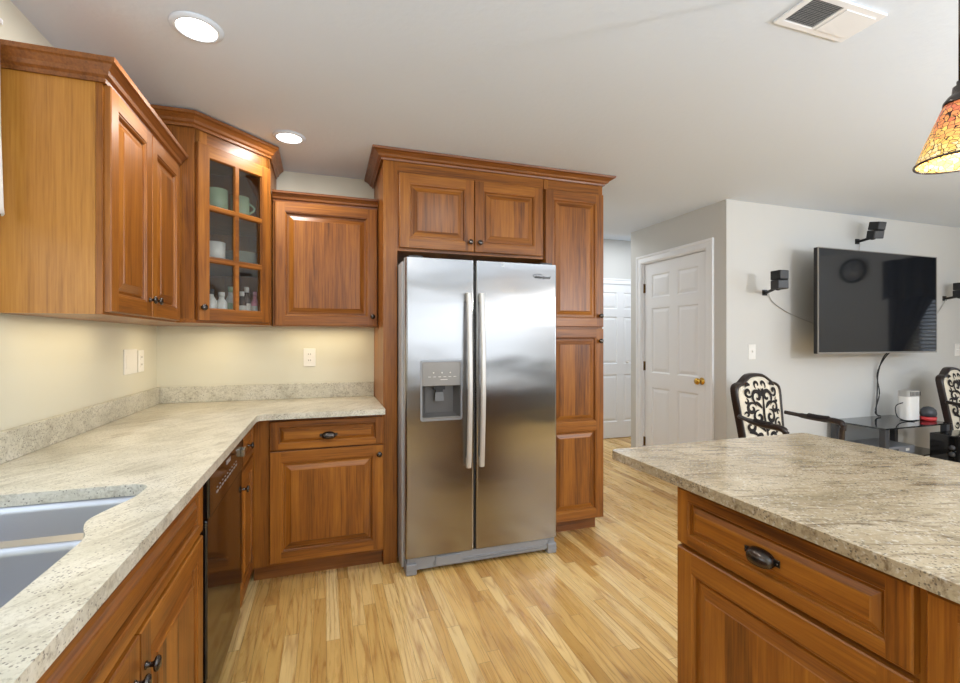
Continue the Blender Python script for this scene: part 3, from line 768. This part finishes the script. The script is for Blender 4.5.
wplate('wide white switch plate on left wall above the worktop', (XL, 2.845, 1.183), 90, .165, 'rocker', .128)
wplate('narrow white outlet on left wall right beside the wide switch plate', (XL, 2.985, 1.18), 90, .08)
wplate('white outlet alone on the back wall above the worktop', (-.105, YB, 1.18), 0)
wplate('white light switch between the closet door and the television', (3.212, YT, 1.2), 0, .075, 'switch')
wplate('white light switch on the wall right of the television', (5.83, YT, 1.2), 0, .075, 'switch')

# ------------------------------------------------------------------ ceiling fixtures
for (x, y, lb) in ((-.43, 1.85, 'large-looking round recessed ceiling light above the left wall cabinet'), (-.19, 2.69, 'round recessed ceiling light above the one-door wall cabinet near the back wall')):
    t = thing('recessed_light', lb, 'ceiling light', (x, y, ZC), 0, 'recessed lights')
    MB().lathe([(.064, -.0005), (.064, -.010), (.070, -.009), (.083, -.004), (.084, -.0005)], (0, 0, 0), 'z', 32).build('trim_ring', M['ceil'], t)
    MB().lathe([(0, -.006), (.063, -.006), (.063, -.001), (0, -.001)], (0, 0, 0), 'z', 32).build('lens', M['lamp'], t)
vt = thing('ceiling_vent', 'white rectangular ceiling vent with dark louvred left half', 'vent', (1.62, 1.113, ZC))
mb = MB(); plate(mb, [(-.166, -.074), (.166, -.074), (.166, .074), (-.166, .074)], [[(-.143, -.052), (-.143, .052), (-.012, .052), (-.012, -.052)]], -.008, -.0005)
mb.build('frame', M['white'], vt, bevel=.002)
MB().box(.004, .143, -.052, .052, -.011, -.0085, 0, .001).build('cover_panel', M['white'], vt)
MB().box(-.142, -.013, -.051, .051, -.003, -.0006).build('backing', M['grey'], vt)
mb = MB()
for k in range(17):
    y = -.048 + k * .006; mb.quad([(-.143, y, -.007), (-.012, y, -.007), (-.012, y + .0035, -.0035), (-.143, y + .0035, -.0035)])
lv = mb.build('louvre', M['cable'], vt); so = lv.modifiers.new('s', 'SOLIDIFY'); so.thickness = .0006
# pendant
pt = thing('pendant_lamp', 'stained glass mosaic pendant lamp hanging over the island', 'pendant lamp', (1.698, .806, 1.80))
mb = MB(); prof = [(.1, .0), (.097, .012), (.083, .05), (.066, .095), (.05, .135), (.038, .165)]
mb.loft([[(r * math.cos(2 * PI * k / 48), r * math.sin(2 * PI * k / 48), z) for k in range(48)] for r, z in prof], 0, False, False, True)
so = mb.build('shade', M['tiffany'], pt); q = so.modifiers.new('s', 'SOLIDIFY'); q.thickness = .003
mb = MB(); mb.tube([(.1 * math.cos(2 * PI * k / 48), .1 * math.sin(2 * PI * k / 48), .0) for k in range(49)], .0035, 8); mb.build('rim_band', M['bronze'], so)
MB().lathe([(.041, .160), (.04, .170), (.03, .184), (.022, .19), (.02, .21), (.012, .214), (.012, .225), (0, .226)], (0, 0, 0), 'z', 24).build('cap', M['bronze'], pt)
MB().lathe([(.008, .22), (.008, ZC - 1.80 - .03), (.0, ZC - 1.80 - .029)], (0, 0, 0), 'z', 12).build('rod', M['bronze'], pt)
MB().lathe([(.0, ZC - 1.80 - .03), (.05, ZC - 1.80 - .026), (.062, ZC - 1.80 - .001), (0, ZC - 1.80 - .0005)], (0, 0, 0), 'z', 24).build('canopy', M['bronze'], pt)
MB().lathe([(.0, .05), (.02, .058), (.028, .08), (.024, .105), (.013, .13), (.013, .16), (0, .161)], (0, 0, 0), 'z', 18).build('bulb', M['lamp'], pt)
bulb('pendant_bulb', (1.698, .806, 1.83), 1.3, .03, (1, .85, .6))

# ------------------------------------------------------------------ television corner
tv = thing('television', 'large black flat-screen television mounted on the grey wall', 'television', (4.312, 2.56, 1.187))
mb = MB(); mb.box(-.717, .717, .004, .035, 0, .826, 0, .006); mb.box(-.5, .5, .035, .065, .06, .6, 0, .01); mb.build('housing', M['blackm'], tv)
bz = MB(); o_ = [(-.717, 0), (.717, 0), (.717, .826), (-.717, .826)]; i_ = [(-.710, .012), (.710, .012), (.710, .820), (-.710, .820)]
bz.loft([[(x, y, z) for x, z in pp] for pp, y in ((o_, .004), (o_, -.004), (i_, -.004), (i_, .002))], 0, False, False); bz.build('bezel', M['disp'], tv)
MB().box(-.7102, .7102, -.001, .0035, .0118, .8202).build('screen', M['screen'], tv)
mb = MB(); mb.box(-.15, .15, .235, .2495, .2, .6); mb.box(-.2, -.16, .065, .09, .1, .7); mb.box(.16, .2, .065, .09, .1, .7); mb.box(-.2, .2, .09, .1, .37, .43); mb.box(-.03, .03, .1, .235, .37, .43)
mb.build('wall_bracket', M['blackm'], tv)
def speaker(label, loc, tilt, rz, cab=None, bx=0):
    t = thing('speaker', label, 'speaker', loc, 0, 'wall speakers')
    def rot(o): o.rotation_euler = (R(tilt), 0, R(rz)); return o
    for k in (0, 1):
        b = MB().box(-.042, .042, -.042, .042, .001 + k * .07, .069 + k * .07, 0, .005).build('speaker_cube', M['blackm'], t)
        b.rotation_euler = (R(tilt), 0, R(rz + (6 if k else -8)))
        g = MB().box(-.036, .036, -.0445, -.0415, .007 + k * .07, .063 + k * .07, 0, .001).build('speaker_grille', M['grey'], b)
    mb = MB(); yw = YT - loc[1]
    mb.box(bx - .022, bx + .022, yw - .012, yw - .0005, -.02, .025, 0, .002); mb.tube([(bx, yw - .012, .0), (bx * .6, yw * .6, .005), (0, .03, .012)], .011, 10); mb.lathe([(0, -.012), (.017, -.008), (.017, .0), (0, .002)], (0, .012, .004), 'z', 12)
    mb.build('wall_bracket', M['blackm'], t)
    if cab:
        w_ = MB().tube(spline([tuple(p[i] - loc[i] for i in range(3)) for p in cab], 8), .0035, 6); w_.build('cable', M['cable'], t)
    return t
speaker('black double-cube speaker on the wall left of the television', (3.205, 2.565, 1.672), 0, -8, [(3.36, 2.79, 1.68), (3.43, 2.80, 1.60), (3.62, 2.80, 1.51), (3.9, 2.80, 1.43), (4.0, 2.80, 1.42)], .14)
speaker('black double-cube speaker on the wall above the television', (4.42, 2.67, 2.155), 12, -12, [(4.43, 2.79, 2.14), (4.44, 2.80, 2.05), (4.44, 2.80, 1.9)])
speaker('black double-cube speaker at photo edge right of the television', (5.63, 2.68, 1.69), 0, -8, [(5.62, 2.79, 1.68), (5.55, 2.80, 1.58), (5.4, 2.80, 1.48), (5.2, 2.80, 1.44)])
cb = MB(); 
for k, dx in enumerate((0, .014)):
    cb.tube(spline([(4.66 + dx, 2.63, 1.24), (4.67 + dx * 2, 2.74, 1.16), (4.66 - dx, 2.785, 1.0), (4.63 + dx * 2, 2.775, .82), (4.60 - dx, 2.765, .66), (4.59 + dx * 2, 2.74, .627)], 6), .005, 6)
cbo = cb.build('cable_bundle', M['blackm']); tag(cbo, 'black cable bundle hanging from the television to the glass stand', 'cable')
# glass stand
TX0, TX1, TY0, TY1, TZ = 4.03, 4.84, 2.36, 2.79, .62
ts = thing('television_stand', 'black glass television stand with open shelves against the wall', 'stand', (TX0, TY0, 0))
tw, td = TX1 - TX0, TY1 - TY0
MB().box(0, tw, 0, td, TZ - .012, TZ, 0, .003).build('glass_top', M['tglass'], ts)
for z in (.38, .12): MB().box(.02, tw - .02, .015, td - .01, z - .01, z, 0, .002).build('shelf', M['tglass'], ts)
for x in (.035, tw - .035):
    for y in (.03, td - .04): MB().box(x - .022, x + .022, y - .022, y + .022, 0, TZ - .0125, 0, .004).build('leg', M['grey'], ts)
rt = thing('router', 'white round-cornered router with grey vented top on the glass stand', 'router', (4.665, 2.56, TZ))
MB().prism(rrect(-.075, .075, -.045, .045, .03), -.0 + .006, .20).build('body', M['plastic'], rt, bevel=.003)
mb = MB(); mb.prism(rrect(-.075, .075, -.045, .045, .03), .201, .25); mb.build('vent_band', M['cable'], rt)
mb = MB()
for k in range(8): mb.box(-.06 + k * .017, -.053 + k * .017, -.0465, -.044, .208, .242)
mb.build('vent_slot', M['grey'], rt)
MB().prism(rrect(-.06, .06, -.035, .035, .02), 0, .0058).build('foot', M['grey'], rt)
MB().tube(spline([(-.07, .0, .15), (-.13, .02, .12), (-.15, .0, .04), (-.11, -.03, .008), (-.04, -.06, .006)], 6), .004, 6).build('power_cord', M['blackm'], rt)
ss = thing('smart_speaker', 'small black round speaker with red band beside the white router', 'speaker', (4.785, 2.49, TZ))
MB().lathe([(.0, .034), (.05, .036), (.055, .06), (.05, .09), (.03, .112), (0, .12)], (0, 0, 0), 'z', 20).build('body', M['grey'], ss)
MB().lathe([(.045, 0), (.052, .004), (.054, .033), (0, .0338)], (0, 0, 0), 'z', 20).build('red_band', M['red'], ss)
dv = thing('disc_player', 'slim silver disc player on the glass stand shelf', 'player', (4.30, 2.57, .38))
MB().box(-.2, .2, -.14, .14, .008, .07, 0, .003).build('case', M['silver'], dv)
MB().box(-.12, .0, -.143, -.139, .035, .05).build('disc_tray', M['grey'], dv); MB().box(.09, .13, -.143, -.139, .03, .05).build('display', M['ivory'], dv)
for x in (-.15, .15): MB().box(x - .02, x + .02, -.1, .1, 0, .0078).build('foot', M['blackm'], dv)
mc = thing('media_cabinet', 'low black audio cabinet with knobs in front of the glass stand', 'cabinet', (4.66, 2.14, 0))
MB().box(-.17, .17, -.19, .19, .02, .57, 0, .006).build('case', M['black'], mc)
for y, z in ((.05, .48), (-.04, .48), (.05, .43)): MB().lathe([(.02, 0), (.018, .012), (0, .013)], (-.17, y, z), 'x-', 16).build('knob', M['grey'], mc)
for x in (-.14, .14):
    for y in (-.16, .16): MB().lathe([(.02, 0), (.02, .0195)], (x, y, 0), 'z', 12).build('foot', M['blackm'], mc)

# armchair
def armchair(label, loc, rz):
    t = thing('armchair', label, 'armchair', loc, rz, 'armchairs')
    half = [(.0, .46), (.19, .46), (.207, .60), (.223, .78), (.233, .92), (.225, .968), (.195, .990), (.158, 1.0), (.12, 1.026), (.07, 1.052), (.0, 1.060)]
    hs = spline(half, 4); outl = hs + [(-x, z) for x, z in hs[-2:0:-1]]
    c0 = (0, .76)
    sh = lambda z: .235 + .14 * (z - .46)
    ins = lambda k: [(c0[0] + (x - c0[0]) * k, c0[1] + (z - c0[1]) * (1 - (1 - k) * .85)) for x, z in outl]
    a, b = outl, ins(.91)
    mb = MB(); mb.loft([[(x, sh(z) + dy, z) for x, z in pp] for pp, dy in ((a, .03), (a, -.005), (ins(.97), -.02), (b, -.016), (b, .03))], 0, False, False, True)
    r0 = [(x, sh(z) + .03, z) for x, z in a]; r1 = [(x, sh(z) + .03, z) for x, z in b]; mb.loft([r0, r1], 0, False, False)
    mb.build('back_frame', M['ebony'], t)
    # upholstered back with scrolls
    dome = lambda k: -.012 - .022 * (1 - k * k)
    mb = MB(); ks = [1, .9, .7, .45, .2, .02]
    mb.loft([[(x, sh(z) + .02, z) for x, z in b]] + [[(x, sh(z) + dome(k), z) for x, z in [(c0[0] + (p - c0[0]) * k, c0[1] + (q - c0[1]) * k) for p, q in b]] for k in ks], 0, True, True, True)
    def srf(x, z):
        k = min(1, max(abs(x) / .2, abs(z - .76) / .27)); return sh(z) + dome(k) - .0035
    def ribbon(pts, w0):
        n = len(pts); L_ = []; R_ = []
        for i, (x, z) in enumerate(pts):
            q = pts[min(i + 1, n - 1)]; p = pts[max(i - 1, 0)]; dx, dz = q[0] - p[0], q[1] - p[1]; l = math.hypot(dx, dz) or 1
            w_ = 1.3 * w0 * (math.sin(PI * (i + .6) / n) ** .7); nx, nz = -dz / l * w_, dx / l * w_
            L_.append(mb.v(x + nx, srf(x + nx, z + nz), z + nz)); R_.append(mb.v(x - nx, srf(x - nx, z - nz), z - nz))
        for i in range(n - 1): mb.f([L_[i], L_[i + 1], R_[i + 1], R_[i]], 1)
    def curl(cx, cz, r, a0, turn, w0=.009):
        ribbon([(cx + r * (1 - .8 * k / 18) * math.cos(R(a0 + turn * k / 18)), cz + r * (1 - .8 * k / 18) * math.sin(R(a0 + turn * k / 18))) for k in range(19)], w0)
    for s in (-1, 1):
        f = lambda a_: a_ if s > 0 else 180 - a_
        for (cx, cz, r, a0, tn, w0) in ((.05, .90, .055, -90, 420, .011), (.115, .82, .045, 160, -430, .010), (.13, .93, .035, 200, 400, .009), (.06, .76, .05, 100, -420, .011), (.14, .70, .045, 60, 430, .010), (.06, .62, .05, 200, 400, .010), (.14, .58, .032, 0, -400, .008), (.03, .98, .03, -60, 300, .008), (.16, .78, .022, 0, 300, .007), (.155, .87, .02, 90, 300, .007)):
            curl(s * cx, cz, r, f(a0), tn * s, w0)
        for (x0, z0, x1, z1) in ((.01, .66, .08, .70), (.02, .82, .09, .86), (.09, .64, .16, .66), (.1, .98, .15, .97), (.0, .90, .03, .95)):
            ribbon([(s * (x0 + (x1 - x0) * k / 6), z0 + (z1 - z0) * k / 6 + .012 * math.sin(PI * k / 6)) for k in range(7)], .010)
    ribbon([(0 + .008 * math.sin(k * .5), .56 + k * .022) for k in range(19)], .009)
    mb.build('back_cushion', [M['fabric'], M['scroll']], t)
    # seat
    mb = MB(); so_ = [(-.27, -.27), (.27, -.27), (.23, .23), (-.23, .23)]
    mb.loft([[(x * k, y * k, z) for x, y in so_] for k, z in ((1, .40), (1.02, .44), (.97, .475), (.75, .49), (.3, .495))], 0, True, True, True); mb.build('seat_cushion', M['fabric'], t)
    mb = MB(); mb.loft([[(x * k, y * k, z) for x, y in so_] for k, z in ((.98, .33), (1.03, .34), (1.03, .40))], 0); mb.build('seat_rail', M['ebony'], t)
    for s in (-1, 1):
        mb = MB(); mb.tube(spline([(s * .255, -.25, .36), (s * .265, -.27, .25), (s * .25, -.245, .1), (s * .262, -.265, .0)], 5), [.028] * 5 + [.024] * 5 + [.016] * 5 + [.02], 10); mb.build('leg', M['ebony'], t)
        mb = MB(); mb.tube(spline([(s * .215, .235, .47), (s * .215, .235, .3), (s * .22, .25, .15), (s * .225, .29, .0)], 5), .018, 10); mb.build('leg', M['ebony'], t)
        ar = MB(); ar.tube(spline([(s * .235, .262, .775), (s * .262, .18, .765), (s * .285, .07, .755), (s * .29, -.04, .755), (s * .288, -.085, .74), (s * .285, -.09, .70)], 5), [.014] * 6 + [.018] * 6 + [.02] * 10 + [.017] * 4, 10)
        ar.tube(spline([(s * .285, -.085, .72), (s * .288, -.08, .62), (s * .285, -.1, .52), (s * .262, -.12, .39)], 5), .017, 10)
        aro = ar.build('arm', M['ebony'], t)
        MB().tube(spline([(s * .272, .13, .770), (s * .284, .06, .764), (s * .289, -.01, .765)], 5), [.010] + [.018] * 9 + [.010], 10).build('arm_pad', M['scroll'], aro)
    return t
armchair('damask armchair with dark arms left of the television stand', (2.925, 2.19, 0), 5)
armchair('damask armchair at the photo edge right of the television stand', (5.20, 2.21, 0), 5)

# ------------------------------------------------------------------ things in the glass cabinet
def put(o, x, y, z, rz=0):
    k = math.sqrt(.5); o.location = (CX + k * (x - y), CY + k * (x + y), z); o.rotation_euler = (0, 0, R(45 + rz)); return o
def mug(label, m, x, y, z, rz, r=.042, h=.095):
    t = thing('mug', label, 'mug', (0, 0, 0), 0, 'mugs in the glass cabinet'); put(t, x, y, z, rz)
    MB().lathe([(.0, .001), (r * .8, 0), (r, .01), (r, h), (r - .004, h), (r - .005, .012), (0, .008)], (0, 0, 0), 'z', 24).build('cup', M[m], t)
    MB().tube([(r - .003 + .028 * math.sin(PI * k / 10), 0, .02 + .055 * k / 10) for k in range(11)], .006, 8).build('handle', M[m], t)
z1 = ZU + .0202; z2 = SH[0] + .0182; z3 = SH[1] + .0182
mug('pale green mug on the top shelf behind the left glass pane', 'green', -.056, .06, z3, 180, .05, .108)
mug('pale green mug with visible handle on the top shelf, right pane', 'green', .075, .062, z3, -40, .046, .105)
mug('white mug on the middle shelf behind the left glass pane', 'ivory', -.065, .065, z2, 150, .048, .09)
nth = ('bottom', 'second', 'third', 'fourth', 'fifth', 'top')
for k in range(6):
    p = MB().lathe([(0, 0), (.05, 0), (.09, .009), (.09, .011), (.05, .003), (0, .003)], (0, 0, 0), 'z', 28).build('plate', M['plate'])
    put(p, .12, .115, z2 + k * .0115)
    tag(p, 'dark plate on the middle shelf, %s of its stack' % (nth[k] if k in (0, 5) else nth[k] + ' from the bottom'), 'plate', 'plates in the glass cabinet')
def bottle(label, m, x, y, r, h, capm='ivory', lbl=None):
    t = thing('bottle', label, 'bottle', (0, 0, 0), 0, 'bottles in the glass cabinet'); put(t, x, y, z1)
    MB().lathe([(0, 0), (r, .002), (r, h * .62), (r * .5, h * .76), (r * .45, h * .84), (0, h * .841)], (0, 0, 0), 'z', 18).build('body', M[m], t)
    MB().lathe([(r * .55, h * .842), (r * .55, h), (0, h * 1.001)], (0, 0, 0), 'z', 14).build('cap', M[capm], t)
    if lbl: MB().lathe([(r + .0006, h * .15), (r + .0006, h * .52)], (0, 0, 0), 'z', 18).build('paper_label', M[lbl], t)
bottle('white bottle on the bottom shelf at far left behind the glass', 'ivory', -.098, .045, .026, .155, 'grey')
bottle('squat white bottle second from left on the bottom shelf', 'ivory', -.042, .045, .027, .145)
bottle('tall green-labelled white bottle left of the centre muntin', 'ivory', .014, .055, .022, .18, 'green', 'green')
bottle('dark bottle with white label right of the centre muntin', 'amber', .078, .05, .022, .16, 'ivory', 'ivory')
bottle('taller dark bottle with white cap behind the right pane', 'amber', .125, .075, .022, .19, 'ivory', 'ivory')
bottle('pink bottle on the bottom shelf at far right behind the glass', 'pink', .154, .045, .019, .165, 'pink', 'ivory')

# ------------------------------------------------------------------ curtain by the sink window
mb = MB(); n = 60; rings = []
for z, dx in ((1.65, .012), (1.67, .01), (1.9, .004), (2.2, .0), (2.25, .0)):
    fr_, bk = [], []
    for k in range(n + 1):
        y = .52 + 1.215 * k / n; wv = .012 * math.sin(k * 1.1) + .004 * math.sin(k * 2.7)
        fr_.append((XL + .054 + dx + wv*.8, y, z + (.0 if z > 1.7 else .012 * math.sin(k * .35)))); bk.append((XL + .049 + dx + wv*.8, y, z + (.0 if z > 1.7 else .012 * math.sin(k * .35))))
    rings.append(fr_ + bk[::-1])
mb.loft(rings, 0, True, True, True)
cu_ = thing('window_curtain', 'white curtain valance at the sink window beside the wall cabinet', 'curtain')
mb.build('fabric', M['curtain'], cu_)
mb = MB(); mb.tube([(XL + .051, .45, 2.235), (XL + .051, 1.74, 2.235)], .009, 10)
for y in (.46, 1.739): mb.box(XL + .0005, XL + .058, y - .005, y + .005, 2.228, 2.242)
mb.build('curtain_rod', M['white'], cu_)

# ------------------------------------------------------------------ seen only as reflections in the television
ck = thing('wall_clock', 'round dark-rimmed wall clock reflected in the television screen', 'clock', (XR, 1.14, 2.15), -90)
MB().lathe([(.15, .001), (.15, .03), (.135, .035), (.125, .02), (.125, .001)], (0, 0, 0), 'y-', 32).build('rim', M['blackm'], ck)
MB().lathe([(.124, .002), (.124, .012), (0, .013)], (0, 0, 0), 'y-', 32).build('dial', M['cable'], ck)
MB().box(-.003, .003, -.017, -.014, 0, .09).box(-.06, 0, -.017, -.014, -.003, .003).build('hand', M['blackm'], ck)
cd = thing('dark_drapes', 'dark tied drapes with valance reflected in the television screen', 'curtain', (XR, 0, 0))
mb = MB(); rings = []
for z in (1.75, 1.8, 2.2):
    fr_ = [(-.11 + .018 * math.sin(k * 1.0), 1.52 + 1.1 * k / 50, z + (.03 * math.sin(k * .5) if z < 1.78 else 0)) for k in range(51)]; rings.append(fr_ + [(x + .008, y, z_) for x, y, z_ in fr_[::-1]])
mb.loft(rings, 0, True, True, True); mb.build('valance', M['drape'], cd)
for s, y0 in ((1, 1.55), (-1, 2.6)):
    mb = MB(); rings = []
    for z, wd_ in ((.3, .2), (.9, .16), (1.1, .1), (1.4, .25), (1.75, .42), (2.18, .45)):
        fr_ = [(-.06 + .012 * math.sin(k * 1.3), y0 + s * wd_ * k / 20, z) for k in range(21)]; rings.append(fr_ + [(x + .006, y, z_) for x, y, z_ in fr_[::-1]])
    mb.loft(rings, 0, True, True, True); mb.build('drape_panel', M['drape'], cd)
bl = thing('window_blind', 'white slatted blind behind the dark drapes on the right wall', 'blind', (XR, 2.1, 0))
mb = MB()
for k in range(26): mb.quad([(-.028, -.34, .96 + k * .04), (-.028, .34, .96 + k * .04), (-.003, .34, .975 + k * .04), (-.003, -.34, .975 + k * .04)])
mb.box(-.03, -.002, -.34, .34, 1.985, 2.02)
b_ = mb.build('slats', M['slat'], bl)

# unseen sofa added behind the camera to darken the refrigerator's reflection
sf = thing('sofa', 'unseen dark grey sofa added for the dark band in the refrigerator doors', 'sofa', (2.6, -1.9, 0))
MB().box(-1.2, 1.2, -.45, .45, .10, .40, 0, .02).build('base', M['grey'], sf)
MB().box(-1.2, 1.2, -.46, -.22, .402, .88, 0, .05).build('backrest', M['grey'], sf)
for sx in (-1, 1): MB().box(min(sx * 1.203, sx * 1.42), max(sx * 1.203, sx * 1.42), -.46, .46, .02, .64, 0, .05).build('armrest', M['grey'], sf)
for x in (-1.19, -.39, .41): MB().box(x, x + .78, -.215, .47, .402, .54, 0, .04).build('seat_cushion', M['grey'], sf)
for x in (-1.1, 1.1):
    for y in (-.38, .38): MB().lathe([(.02, 0), (.028, .0995)], (x, y, 0), 'z', 12).build('leg', M['ebony'], sf)
